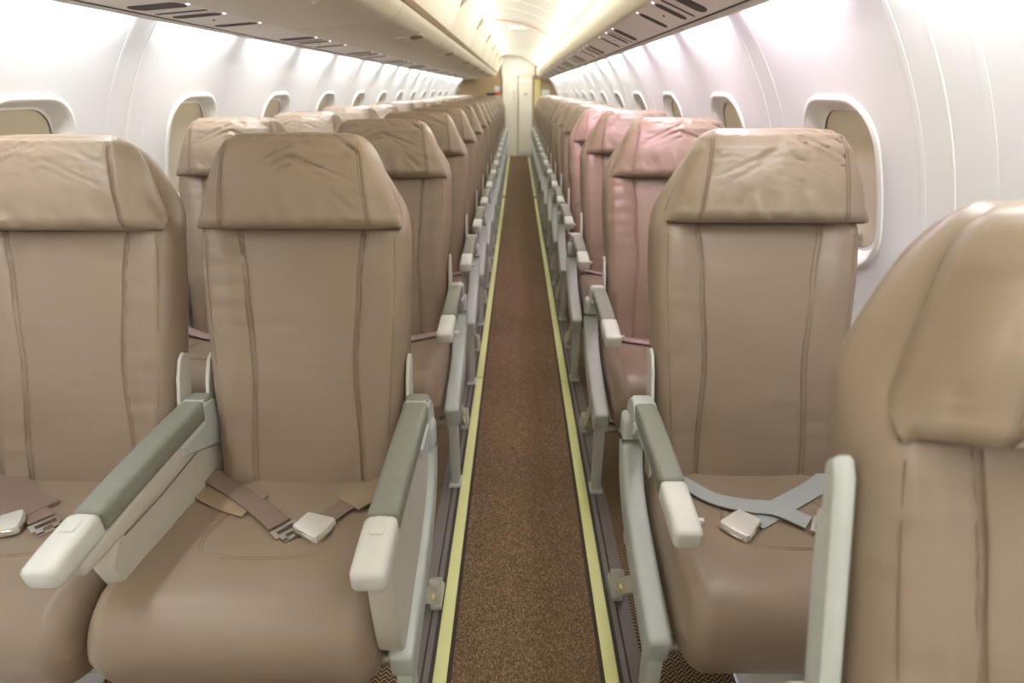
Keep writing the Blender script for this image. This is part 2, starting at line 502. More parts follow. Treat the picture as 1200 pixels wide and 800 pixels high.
# ceiling vault: transverse panels with ribs, real gaps between them
ceil = ob('ceiling', None); tag(ceil, 'bright vaulted ceiling of ribbed white panels above the aisle', None, None, 'structure')
def ceil_arc(r, y, a0=47.0, a1=110.5, n=22):
    return [(CX + r * math.cos(math.radians(a0 + (a1 - a0) * i / n)), y, CZ + r * math.sin(math.radians(a0 + (a1 - a0) * i / n))) for i in range(n + 1)]
STEP = 0.5
def ceil_panel():
    h = STEP / 2
    mb = MB(); mb.loft([ceil_arc(CR + .012, -h + .004), ceil_arc(CR, -h + .010), ceil_arc(CR, h - .010), ceil_arc(CR + .012, h - .004)], False)
    return mb.me('ceiling_panel', M['ceiling'])
def ceil_rib():
    mb = MB(); mb.loft([ceil_arc(CR + .014, -.012), ceil_arc(CR + .008, -.006), ceil_arc(CR + .008, .006), ceil_arc(CR + .014, .012)], False)
    return mb.me('ceiling_rib', M['rib'])
cp, crb = ceil_panel(), ceil_rib()
y = Y0 + STEP / 2
while y < Y1:
    ob('ceiling_panel', cp, ceil, (0, y, 0)); ob('ceiling_rib', crb, ceil, (0, y + STEP / 2, 0)); y += STEP
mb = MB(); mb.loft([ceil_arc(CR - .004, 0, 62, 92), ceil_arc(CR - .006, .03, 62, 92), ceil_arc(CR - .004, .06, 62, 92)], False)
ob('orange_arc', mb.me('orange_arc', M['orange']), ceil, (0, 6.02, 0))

# roof shell behind bins closes the cabin
mb = MB(); n = 60
mb.loft([[(CX + (CR + .09) * math.cos(math.radians(-47 + 274 * i / n)), yy, CZ + (CR + .09) * math.sin(math.radians(-47 + 274 * i / n))) for i in range(n + 1)] for yy in (Y0, Y1)], False)
tag(ob('trim_1', mb.me('outer_shell', M['wall'])), None, None, None, 'structure')

# service panel rails (light, vent and speaker slots) along both walls
def rail(name, side, x_lip, z_lip, x_slot, z_slot, x_in, z_in, label):
    """closed channel: lip by the wall, dark groove, flat panels inboard"""
    root = ob(name, None); tag(root, label, None, None, 'structure')
    sg = 1 if side > 0 else -1
    # lip: rounded L profile
    prof = [(x_lip, z_lip), (x_lip + sg * .004, z_lip + .006), (x_lip + sg * .002, z_lip + .016), (x_slot + sg * .004, z_slot + .014), (x_slot + sg * .006, z_slot + .001), (x_lip - sg * .006, z_lip - .001)]
    mb = MB(); mb.loft([[(a, yy, b) for a, b in (prof if sg < 0 else prof[::-1])] for yy in (Y0, Y1)])
    ob('lip_moulding', mb.me('lip_moulding', M['psu']), root)
    mb = MB(); mb.box((x_slot - sg * .003, (Y0 + Y1) / 2, z_slot + .001), (.008, Y1 - Y0, .005)); ob('dark_channel', mb.me('dark_channel', M['slot'], False), root)
    # panels
    dx, dz = x_in - (x_slot - sg * .006), z_in - z_slot
    L = math.hypot(dx, dz); ux, uz = dx / L, dz / L           # inboard direction
    nx, nz = (-uz, ux) if (-uz, ux)[1] > 0 else (uz, -ux)       # upward normal
    P = 0.98
    def q(t, up=0): return (x_slot - sg * .006 + ux * t * L + nx * up, z_slot + uz * t * L + nz * up)
    def plate(y0, y1, t0, t1, u0, u1, r=0):
        ring = [q(t0, u0), q(t1, u0), q(t1, u1), q(t0, u1)]
        if sg > 0: ring = ring[::-1]
        m_ = MB(); m_.loft([[(a, yy, b) for a, b in ring] for yy in (y0, y1)]); return m_
    def slot_mesh(t0, t1, wy):
        """a stadium-ended dark recess, 2 mm proud rim hidden in the panel"""
        pts = []
        half = min(wy / 2, .02) / L
        for k in range(20):
            a = 2 * PI * (k + .5) / 20
            tc = t1 - half if math.cos(a) > 0 else t0 + half
            pts.append((tc + half * math.cos(a), wy / 2 * math.sin(a)))
        m_ = MB()
        m_.loft([[(q(t, -.0012)[0], yy, q(t, -.0012)[1]) for t, yy in pts], [(q(t, .003)[0], yy, q(t, .003)[1]) for t, yy in pts]])
        return m_.me('vent_slot', M['slot'])
    pm = plate(-P / 2 + .002, P / 2 - .002, 0, 1, 0, .014).me('service_panel', M['psu'], False)
    s_big, s_thin, s_mid = slot_mesh(.12, .90, .075), slot_mesh(.10, .92, .014), slot_mesh(.13, .90, .046)
    lens = MB()
    cxx, czz = q(.96, -.0005)
    lens.loft([[(cxx + .0035 * math.cos(2 * PI * k / 10) * ux - nx * h, .008 * math.sin(2 * PI * k / 10), czz + .0035 * math.cos(2 * PI * k / 10) * uz - nz * h) for k in range(10)] for h in (-.003, .002)])
    lm = lens.me('reading_light', M['lamp'])
    dot = MB(); cxx, czz = q(.5, -.0005)
    dot.loft([[(cxx + .004 * math.cos(2 * PI * k / 8) * ux - nx * h, .005 * math.sin(2 * PI * k / 8), czz + .004 * math.cos(2 * PI * k / 8) * uz - nz * h) for k in range(8)] for h in (-.003, .0015)])
    dm = dot.me('call_button', M['slot'])
    y = (1.12 if sg > 0 else .97) - 3 * P
    while y < Y1 + .3:
        p = ob('service_panel', pm, root, (0, y, 0))
        ob('vent_slot', s_big, p, (0, -.33, 0)); ob('vent_slot', s_thin, p, (0, -.22, 0)); ob('vent_slot', s_mid, p, (0, -.14, 0)); ob('vent_slot', s_mid, p, (0, .10, 0))
        ob('call_button', dm, p, (0, -.04, 0))
        for yy in (-.33, -.14, .10): ob('reading_light', lm, p, (0, yy, 0))
        y += P
    return root
rail('trim_2', 1, 0.545, 1.446, 0.520, 1.455, 0.390, 1.506, 'right-hand rail of service panels with dark slots and reading lights')
rail('trim_3', -1, -1.000, 1.4445, -0.975, 1.450, -0.800, 1.463, 'left-hand rail of service panels with dark slots under the bins')

# right-hand rounded beam with the cove light above it
prof = smooth_path([(0.389, 1.506), (0.374, 1.515), (0.360, 1.545), (0.357, 1.580), (0.364, 1.607), (0.374, 1.618)], 4)
prof = [tuple(p) for p in prof] + [(0.40, 1.615), (0.42, 1.52)]
mb = MB(); mb.loft([[(a, yy, b) for a, b in prof] for yy in (Y0, Y1)])
tag(ob('trim_4', mb.me('cove_beam', M['bin'])), 'cream rounded beam between the right service panels and the lit ceiling', None, None, 'structure')
mb = MB(); mb.box((0.374, (Y0 + Y1) / 2, 1.632), (0.010, Y1 - Y0, 0.014), .003)
tag(ob('trim_5', mb.me('cove_lens', M['cove'])), 'thin glowing cove lens along the right beam', None, None, 'structure')
# back panel of right cove
mb = MB(); mb.loft([[(0.40, yy, 1.61), (0.46, yy, 1.64), (0.49, yy, 1.60)] for yy in (Y0, Y1)], False)
tag(ob('trim_6', mb.me('cove_back', M['ceiling'])), None, None, None, 'structure')
mb = MB(); mb.box((-0.372, (Y0 + Y1) / 2, 1.838), (0.010, Y1 - Y0, 0.014), .003)
tag(ob('trim_7', mb.me('cove_lens_left', M['cove'])), 'thin glowing cove lens above the left bins', None, None, 'structure')

# ------------------------------------------------------------------ overhead bins (left)
BL = 1.40
def bin_meshes():
    h = BL / 2 - .003
    body = [(-0.800, 1.463)] + [(-0.62, 1.474), (-0.52, 1.484)] + [tuple(p) for p in smooth_path([(-0.49, 1.489), (-0.445, 1.500), (-0.412, 1.525), (-0.400, 1.545)], 4)] + [(-0.404, 1.552), (-0.44, 1.556), (-0.50, 1.70), (-0.90, 1.60)]
    mb = MB(); mb.loft([[(a, yy, b) for a, b in body[::-1]] for yy in (-h, h)])
    bm_ = mb.me('bin_body', M['bin'])
    front = smooth_path([(-0.386, 1.572), (-0.372, 1.60), (-0.345, 1.66), (-0.312, 1.73), (-0.278, 1.79)], 4)
    dpoly = [tuple(p) for p in front] + [(-0.30, 1.80), (-0.42, 1.66), (-0.42, 1.58)]
    mb = MB()
    rings = []
    for yy, e in ((-h, .004), (-h + .006, 0), (h - .006, 0), (h, .004)):
        rings.append([(a - e, yy, b) for a, b in dpoly][::-1])
    mb.loft(rings)
    dm_ = mb.me('bin_door', M['bin'])
    mb = MB(); mb.loft([[(a, yy, b) for a, b in ((-0.384, 1.570), (-0.41, 1.570), (-0.418, 1.553), (-0.397, 1.551))] for yy in (-h, h)])
    rm = mb.me('handle_rail', M['bin_rail'])
    # thin tan wedge, coloured to stand in for the dark gap at the door's top corner
    def fr(t):
        k = t * (len(front) - 1); i = min(int(k), len(front) - 2); return front[i].lerp(front[i + 1], k - i)
    mb = MB()
    top, low = fr(1.0), fr(.62)
    out = Vector((.004, .0))
    mb.loft([[(top.x + .004, -h + .01, top.y), (top.x + .004, -h + .30, top.y), (low.x + .004, -h + .01, low.y)],
             [(top.x - .004, -h + .01, top.y), (top.x - .004, -h + .30, top.y), (low.x - .004, -h + .01, low.y)]])
    gm = mb.me('corner_gap_wedge', M['bin_rail'], False)
    # latch on the underside: recessed grip with two thin curved rims
    mb = MB(); mb.loft([[(-0.468 + .030 * math.cos(2 * PI * k / 16), .075 * math.sin(2 * PI * k / 16), 1.4935 + .030 * math.cos(2 * PI * k / 16) * .22 + dz) for k in range(16)] for dz in (-.0025, .004)])
    lt = mb.me('latch_grip', M['bin_rail'])
    lr = []
    for s in (-1, 1):
        mb = MB(); mb.tube([(-0.545 + .115 * t, s * (.145 - .05 * math.sin(PI * t)), 1.4790 + .0165 * t + .010 * t * t) for t in [k / 8 for k in range(9)]], .0018, 5); lr.append(mb.me('latch_rim', M['ridge']))
    return bm_, dm_, rm, gm, lt, lr
bm_, dm_, rm_, gm_, lt_, lr_ = bin_meshes()
ORD = ['first', 'second', 'third', 'fourth', 'fifth', 'sixth', 'seventh', 'eighth', 'ninth', 'tenth', 'eleventh', 'twelfth', 'thirteenth', 'fourteenth', 'fifteenth', 'sixteenth']
yb = 0.22; k = 0
ybs = [yb - BL] + [yb + BL * i for i in range(9)]
for i, y in enumerate(ybs):
    if y + BL / 2 > Y1 + .05: break
    r = ob('overhead_bin', None, None, (0, y, 0))
    lab = 'cream overhead luggage bin on the left, %s bin from the camera' % (['first', 'second', 'third', 'fourth', 'fifth', 'sixth', 'seventh', 'eighth', 'ninth', 'tenth'][max(i - 1, 0)]) if i else 'cream overhead luggage bin on the left, beside and behind the camera'
    tag(r, lab, 'luggage bin', 'overhead bins along the left side')
    ob('bin_body', bm_, r); d = ob('bin_door', dm_, r); ob('corner_gap_wedge', gm_, d)
    ob('handle_rail', rm_, r); l = ob('latch', lt_, r, (0, 0, 0)); [ob('latch_rim', q, l) for q in lr_]

# ------------------------------------------------------------------ end walls
def end_wall(name, y, th, label, mat):
    n = 48; ring = [(CX + (CR + .06) * math.cos(2 * PI * i / n), CZ + (CR + .06) * math.sin(2 * PI * i / n)) for i in range(n)]
    ring = [(a, max(b, -0.02)) for a, b in ring]
    mb = MB(); mb.loft([[(a, yy, b) for a, b in ring] for yy in (y, y + th)])
    return tag(ob(name, mb.me(name, mat, False)), label, None, None, 'structure')
end_wall('wall_back', Y1, 0.05, 'tan bulkhead closing the far end of the cabin behind the last rows', M['bulk'])
end_wall('wall_front', Y0 - .05, 0.05, 'cream bulkhead behind the camera', M['door'])
ob('header', MB().box((.0, Y1 - .03, 1.70), (.66, .06, .36), .01).me('header', M['ceiling']), bpy.data.objects['wall_back'])
dr = ob('door_1', None, None, (0, Y1, 0)); tag(dr, 'cream two-leaf door at the far end of the aisle', None, None, 'structure')
def leaf(x0, x1, y, bulge):
    rings = []
    for z, e in ((0.01, .03 * bulge), (0.35, .05 * bulge), (0.75, .03 * bulge), (1.1, .0), (1.72, 0)):
        rings.append([(x0 + e, y - .03, z), (x0 + e + .012, y - .045, z), (x1 - .012, y - .045, z), (x1, y - .03, z), (x1, y, z), (x0 + e, y, z)])
    mb = MB(); mb.loft(rings); return mb.me('door_leaf', M['door'])
l1 = ob('door_leaf', leaf(-0.315, -0.006, -.02, 1.6), dr); l2 = ob('door_leaf', leaf(0.008, 0.295, 0, 0), dr)
ob('door_handle', MB().box((-0.075, -.07, 1.17), (.05, .02, .20), .01).me('door_handle', M['cap']), l1)
ob('door_plate', MB().box((0.15, -.048, 1.19), (.06, .006, .02), .002).me('door_plate', M['groove']), l2)
ob('kick_plate', MB().box((0.15, -.048, .06), (.24, .006, .09), .002).me('kick_plate', M['cap']), l2)
ob('header_panel', MB().box((0.15, -.048, 1.42), (.28, .006, .05), .002).me('header_panel', M['psu']), l2)
o = ob('red_safety_case', MB().box((0, 0, 0), (.24, .07, .05), .012).me('red_safety_case', M['black']), None, (-.50, Y1 - .036, 1.185))
tag(o, 'small black case with a red end on the far bulkhead, left of the door', 'case')
ob('red_end', MB().box((.09, -.004, 0), (.07, .07, .052), .01).me('red_end', M['red']), o)
o = ob('white_placard', MB().box((0, 0, 0), (.09, .012, .10), .004).me('white_placard', M['cap']), None, (-.42, Y1 - .006, 1.28))
tag(o, 'small white placard above the black and red case on the far bulkhead', 'placard')
o = ob('white_placard', MB().box((0, 0, 0), (.16, .012, .12), .006).me('white_placard', M['cap']), None, (.55, Y1 - .006, 1.21))
tag(o, 'white square placard on the far bulkhead, right of the aisle door', 'placard')
o = ob('white_shelf', MB().box((0, 0, 0), (.30, .05, .035), .008).me('white_shelf', M['grey']), None, (.56, Y1 - .026, 1.07))
tag(o, 'narrow pale shelf under the placard on the far bulkhead, right of the door', 'shelf')
o = ob('yellow_panel', MB().box((0, 0, 0), (.13, .03, .52), .01).me('yellow_panel', M['amber']), None, (.39, Y1 - .016, 1.19))
tag(o, 'upright yellowish panel beside the right edge of the far aisle door', 'panel')
# ceiling fittings
def fitting(name, y, a, wd, ln, dp, mat, lab, cat):
    x, z = CX + (CR) * math.cos(math.radians(a)), CZ + (CR) * math.sin(math.radians(a))
    r = ob(name, MB().box((0, 0, -dp / 2 + .002), (wd, ln, dp), dp * .3).me(name, mat), None, (x, y, z))
    tag(r, lab, cat)
    return r
r = fitting('ceiling_speaker', 3.0, 78.0, .14, .10, .045, M['cap'], 'small pale box fitting hanging from the ceiling, near the top of the photo', 'ceiling fitting')
ob('grille', MB().box((0.04, 0, -.046), (.05, .07, .008), .002).me('grille', M['bin_rail']), r)
fitting('ceiling_speaker', 6.3, 78.0, .16, .06, .05, M['cap'], 'white box fitting on the ceiling beside the orange arc', 'ceiling fitting')

# ------------------------------------------------------------------ seat
RC = math.radians(17.5); CRc, SRc = math.cos(RC), math.sin(RC)
ZB = 0.43                       # height of the bight (back meets cushion)
def bp(x, s, n): return (x, s * SRc - n * CRc, ZB + s * CRc + n * SRc)
def seam_x(s): return lerp([(-.06, .127), (0.05, .125), (.27, .115), (.45, .126), (.60, .139)], s)
BW = [(-.06, .205), (0, .212), (.2, .224), (.45, .238), (.56, .240), (.60, .235), (.64, .222), (.70, .187), (.75, .152), (.785, .118), (.80, .095)]

def crease(v, wd):
    return max(0.0, 1 - abs(noise.noise(v)) / wd) ** 2

def back_mesh(seed):
    rings = []
    S = [-.06, -.05, -.03] + [i * .0085 for i in range(0, 93)] + [.79, .798, .80]
    S = [s for s in S if s <= .80]
    for s in S:
        wd = curve(BW, s); sx = seam_x(s)
        # thickness shrink at both ends
        e = 1.0
        if s > .745: e = math.sqrt(max(0.0, 1 - ((s - .745) / .056) ** 2)) * .92 + .08
        if s < -.03: e = .5 + .5 * (s + .06) / .03
        th = .10
        sh = lerp([(.555, 0), (.66, -.035)], s)
        xs = []
        for x in [0, .015, .03, .045, .06, .075, .085, .10]: xs.append(x)
        xs += [sx - .018, sx - .010, sx - .0055, sx - .002, sx + .002, sx + .0055, sx + .010, sx + .02, sx + .035]
        edge = wd - .036
        xs += [sx + .035 + (edge - sx - .035) * t for t in (.25, .5, .75, .9, 1.0)]
        xs += [wd - .036 + .036 * math.sin(PI / 2 * k / 6) for k in range(1, 7)]
        if sx + .035 > edge:
            xs = [edge * k / (len(xs) - 7) for k in range(len(xs) - 6)] + xs[-6:]
        xs = sorted(xs)
        full = [-x for x in xs[::-1]][:-1] + xs
        ring = []
        for x in full:
            a = abs(x)
            n = .010 * math.sin(PI * max(0, min(1, s / .58))) * (1 - (a / .25) ** 2)
            if a > sx: n += .014 * min(1, (a - sx) / .045)
            n -= .0055 * math.exp(-((a - sx) / .0042) ** 2)
            p2 = wd - .030
            n -= .0035 * math.exp(-((a - p2) / .004) ** 2)
            # leather wrinkles: horizontal on bolsters, faint on centre
            v = Vector((x * 9 + seed * 7.3, s * 34, seed))
            wv = noise.noise(v); wv2 = noise.noise(Vector((x * 26, s * 70 + seed * 3, 4.1)))
            amp = .0030 if a > sx else .0014
            if s > .57: amp *= .3
            n += amp * wv + .0006 * wv2
            n += .0022 * noise.noise(Vector((x * 5, s * 6, seed * 2.2)))
            if a > sx and s < .57: n -= .0042 * crease(Vector((x * 8 + seed, s * 22 + x * 5, seed * 1.7)), .10) * max(0, noise.noise(Vector((x * 3, s * 5, seed + 5.5))) + .25)
            else: n -= .0016 * crease(Vector((x * 9, s * 12 + x * 14, seed * 3.1)), .07) * max(0, noise.noise(Vector((x * 4, s * 5, seed + 1.5))) + .1)
            q = max(0.0, (a - (wd - .036)) / .036)
            nf = n * e
            mid = -th * .5
            n2 = mid + (nf - mid) * math.sqrt(max(0.0, 1 - q * q)) if q > 0 else nf
            n2 = mid + (n2 - mid) * e
            ring.append(bp(x, s, n2 + sh))
        m = 8
        for k in range(1, m):
            a = PI * k / m; x = wd * math.cos(a)
            n = -th * .5 - th * .5 * min(1, math.sin(a) * 1.8) * e
            ring.append(bp(x, s, n + sh))
        rings.append(ring)
    mb = MB(); mb.loft([r[::-1] for r in rings]); return mb

HW = [(.560, .224), (.572, .229), (.60, .224), (.65, .209), (.70, .193), (.75, .175), (.785, .157), (.80, .143), (.81, .126), (.815, .108)]
def head_front(s): return lerp([(.560, .026), (.566, .050), (.58, .060), (.66, .066), (.74, .062), (.775, .052), (.797, .030), (.812, -.004), (.815, -.02)], s)
def SM(s): return .580 + (s - .56) * .84
def head_mesh(seed):
    rings = []
    S = [.560, .562, .566, .572, .580, .59] + [.60 + i * .0047 for i in range(36)] + [.772, .779, .786, .793, .799, .804, .808, .812, .815]
    for s in S:
        wd = curve(HW, s); nf = head_front(s)
        nb = (-.060 if s > .60 else -.060 + .065 * max(0, (.60 - s) / .04)) + .02 * max(0, (s - .78) / .035)
        sx = .148 + .012 * max(0, (.70 - s) / .13) if s < .70 else .148 - .012 * (s - .70) / .11
        fl = .020
        xs = [.0075 * k for k in range(18)] + [sx - .010, sx - .005, sx, sx + .005, sx + .010]
        lim = wd - fl
        if lim > sx + .014: xs += [sx + .010 + (lim - sx - .010) * t for t in (.25, .5, .75, 1.0)]
        else: xs = [x * (lim / (sx + .010)) for x in xs] + [lim] * 1 + [lim + .001, lim + .002, lim + .003]
        xs += [lim + fl * math.sin(PI / 2 * k / 5) for k in range(1, 6)]
        xs = sorted(xs)
        full = [-x for x in xs[::-1]][:-1] + xs
        ring = []
        for x in full:
            a = abs(x); n = nf
            # side facets fall back from the seam to the wedge edge
            if a > sx: n -= .020 * min(1, (a - sx) / .06)
            n -= .0035 * math.exp(-((a - sx) / .0035) ** 2)
            n -= .014 * (a / .22) ** 2
            u = (s - .56) / .25
            low = math.exp(-((u - .12) / .22) ** 2); hi = math.exp(-((u - .75) / .25) ** 2)
            wr = noise.noise(Vector((x * 30 + seed * 5 + s * 6, s * 9, seed)))
            wr2 = (1 if a < sx else 0) * noise.noise(Vector((x * 34 - s * 40 + seed * 3, s * 40 + x * 10, seed + 9)))
            n += (.0075 if a < sx else .0015) * low * wr + .0048 * hi * abs(wr2) + .0022 * noise.noise(Vector((x * 7, s * 9, seed)))
            sgx = 1 if x > 0 else -1
            n -= (.0085 if a < sx else 0) * hi * crease(Vector((x * 16 + sgx * (s - .8) * 26 + seed * 4, s * 5, seed * 2.3)), .13) * max(0, .55 + noise.noise(Vector((x * 6, s * 8, seed * 9.1))))
            n -= .0075 * low * crease(Vector((x * 15 + seed * 3 + (s - .6) * 5, s * 4, seed + 30)), .12) * max(0, .55 + noise.noise(Vector((x * 7, s * 5, seed * 5.3))))
            n -= (.0036 if a < sx else 0) * crease(Vector((x * 20 + s * 8, s * 20 - x * 6, seed + 12)), .08) * max(0, noise.noise(Vector((x * 8, s * 8, seed * 6.3))))
            q = max(0.0, (a - lim) / fl)
            mid = (nf * .35 + nb * .65)
            if q > 0: n = mid + (n - mid) * math.sqrt(max(0, 1 - q * q))
            ring.append(bp(x, SM(s), n))
        m = 8
        for k in range(1, m):
            aa = PI * k / m
            mid = (nf * .35 + nb * .65)
            ring.append(bp(wd * math.cos(aa), SM(s), mid + (nb - mid) * min(1, math.sin(aa) * 1.7)))
        rings.append(ring)
    mb = MB(); mb.loft([r[::-1] for r in rings]); return mb

def cushion_top(x, f):
    """height of the seat top at x, f metres ahead of the bight"""
    base = lerp([(-.05, .428), (0, .430), (.15, .443), (.30, .452), (.335, .452)], f)
    base += .010 * (abs(x) / .22) ** 2 - .003
    if f > .335:
        q = min(1, (f - .335) / .092); base = .362 + (base - .362) * math.sqrt(max(0, 1 - q * q))
    return base

CW = .256
def cushion_mesh(seed):
    rings = []
    N = 44
    XS = []
    for i in range(N + 1):
        t = -1 + 2 * i / N
        XS.append(CW * math.sin(t * PI / 2) * .55 + CW * t * .45)
    for x in XS:
        a = abs(x); R = .052
        q = max(0.0, (a - (CW - R)) / R); ins = R * (1 - math.sqrt(max(0, 1 - q * q)))
        prof = []
        F = [-.055, -.03, 0, .03, .06, .09, .12, .15, .18, .21, .24, .27, .30, .32, .34, .355, .37, .385, .398, .409, .417, .423, .4265]
        for f in F:
            z = cushion_top(min(a, CW - .02) * (1 if x > 0 else -1), f)
            z += .0016 * noise.noise(Vector((x * 10 + seed, f * 10, seed))) + .0016 * math.exp(-((f - .36) / .05) ** 2) * noise.noise(Vector((x * 60 + f * 40, f * 60, seed + 3)))
            # side seam groove
            z -= .0035 * math.exp(-((a - .205) / .004) ** 2)
            prof.append((f, z))
        prof += [(.424, .34), (.418, .315), (.408, .29), (.395, .272), (.375, .262), (.34, .258), (.2, .27), (.05, .29), (-.055, .32)]
        ring = []
        cy, cz = .17, .355
        for f, z in prof:
            # inset towards the core by ins
            dy, dz = f - cy, z - cz
            iy = max(-abs(dy), -ins * .8) if dy else 0
            ny = dy - math.copysign(min(abs(dy), ins * (.8 if f > .33 or f < 0 else .0)), dy)
            nz = dz - math.copysign(min(abs(dz), ins), dz)
            ring.append((x, -(cy + ny), cz + nz))
        rings.append(ring)
    mb = MB(); mb.loft(rings); return mb

def seams_back():
    mb = MB()
    for sg in (-1, 1):
        for off in (-.0052, .0052):
            mb.tube([bp(sg * (seam_x(s) + off), s, .010 * math.sin(PI * max(0, min(1, s / .58))) * .78 + (.0012 if off > 0 else .0004) - .0014) for s in [k * .57 / 24 for k in range(25)]], .0011, 4)
    for sg in (-1, 1):
        mb.tube([bp(sg * (curve(BW, s) - .030), s, .010 * math.sin(PI * max(0, min(1, s / .58))) * .2 + .0132) for s in [.02 + k * .545 / 24 for k in range(25)]], .0009, 4)
    return mb
def seams_head():
    mb = MB()
    for sg in (-1, 1):
        for off in (-.003, .003):
            pts = []
            for k in range(16):
                s = .566 + k * .0135
                sx = .148 + .012 * max(0, (.70 - s) / .13) if s < .70 else .148 - .012 * (s - .70) / .11
                sx = min(sx, curve(HW, s) - .024)
                pts.append(bp(sg * (sx + off), SM(s), head_front(s) - .014 * (sx / .22) ** 2 + .0006))
            mb.tube(pts, .0008, 4)
    return mb
def seams_cushion():
    mb = MB()
    for off in (0, .006, ):
        w_, d_ = .128 - off, .262 - off
        pts = [(-.105, .10)] + [(-w_ * .94, .15), (-w_, .20), (-w_ * .93, .238), (-w_ * .72, d_ - .005), (-w_ * .4, d_), (0, d_ + .002), (w_ * .4, d_), (w_ * .72, d_ - .005), (w_ * .93, .238), (w_, .20), (w_ * .94, .15)] + [(.105, .10)]
        pts = smooth_path(pts, 4)
        mb.tube([(p[0], -p[1], cushion_top(p[0], p[1]) - .0001) for p in pts], .0010, 4)
    return mb

def ribbon(pts, wid, lift=.003, th=.0028, twist=None):
    """webbing lying on the cushion: pts (x, f[, extra z])"""
    P = smooth_path([(p[0], p[1], p[2] if len(p) > 2 else 0) for p in pts], 5); rings = []
    for i, p in enumerate(P):
        t = (P[min(i + 1, len(P) - 1)] - P[max(i - 1, 0)]); t = Vector((t.x, t.y)).normalized(); nn = Vector((-t.y, t.x))
        ring = []
        for u, dz in ((-1, 0), (-.6, .0006), (0, .001), (.6, .0006), (1, 0), (1, -th), (0, -th), (-1, -th)):
            q = Vector((p.x, p.y)) + nn * (u * wid / 2)
            ring.append((q.x, -q.y, cushion_top(max(-.24, min(.24, q.x)), max(-.05, min(.40, q.y))) + lift + th + dz + p.z))
        rings.append(ring)
    mb = MB(); mb.loft(rings); return mb

def buckle_mb(x, f, ang, lift=.010):
    """lift-lever buckle: tapering plate"""
    mb = MB()
    z = cushion_top(x, f) + lift
    ca, sa = math.cos(ang), math.sin(ang)
    def T(u, v, h): return (x + u * ca - v * sa, -(f + u * sa + v * ca), z + h)
    out = [(u * 1.15, v * 1.1) for u, v in [(-.031, -.019), (-.029, -.022), (.022, -.029), (.028, -.026), (.030, -.01), (.030, .01), (.028, .026), (.022, .029), (-.029, .022), (-.031, .019)]]
    rings = [[T(u * .9, v * .9, -.008) for u, v in out], [T(u, v, -.005) for u, v in out], [T(u, v, .008) for u, v in out], [T(u * .97, v * .97, .0105) for u, v in out], [T(u * .90, v * .90, .0112) for u, v in out]]
    mb.loft([r[::-1] for r in rings]); return mb
def lever_mb(x, f, ang, lift=.010):
    mb = MB(); z = cushion_top(x, f) + lift
    ca, sa = math.cos(ang), math.sin(ang)
    def T(u, v, h): return (x + u * ca - v * sa, -(f + u * sa + v * ca), z + h)
    for sg in (-1, 1):
        mb.tube([T(-.03, sg * .027, .004), T(-.005, sg * .0285, .008), T(.02, sg * .031, .005), T(.034, sg * .020, .001), T(.036, 0, 0)], .0025, 6)
    return mb
def tongue_mb(x, f, ang, lift=.007):
    mb = MB(); z = cushion_top(x, f) + lift
    ca, sa = math.cos(ang), math.sin(ang)
    def T(u, v, h): return (x + u * ca - v * sa, -(f + u * sa + v * ca), z + h)
    def bar(u0, u1, v0, v1):
        mb.loft([[T(u0, v0, h), T(u1, v0, h), T(u1, v1, h), T(u0, v1, h)] for h in (.0015, -.0015)])
    bar(-.012, -.004, -.027, .027); bar(.010, .016, -.027, .027); bar(-.004, .010, -.027, -.018); bar(-.004, .010, .018, .027); bar(.016, .034, -.020, -.008); bar(.016, .034, .008, .020); bar(.028, .036, -.020, .020)
    return mb

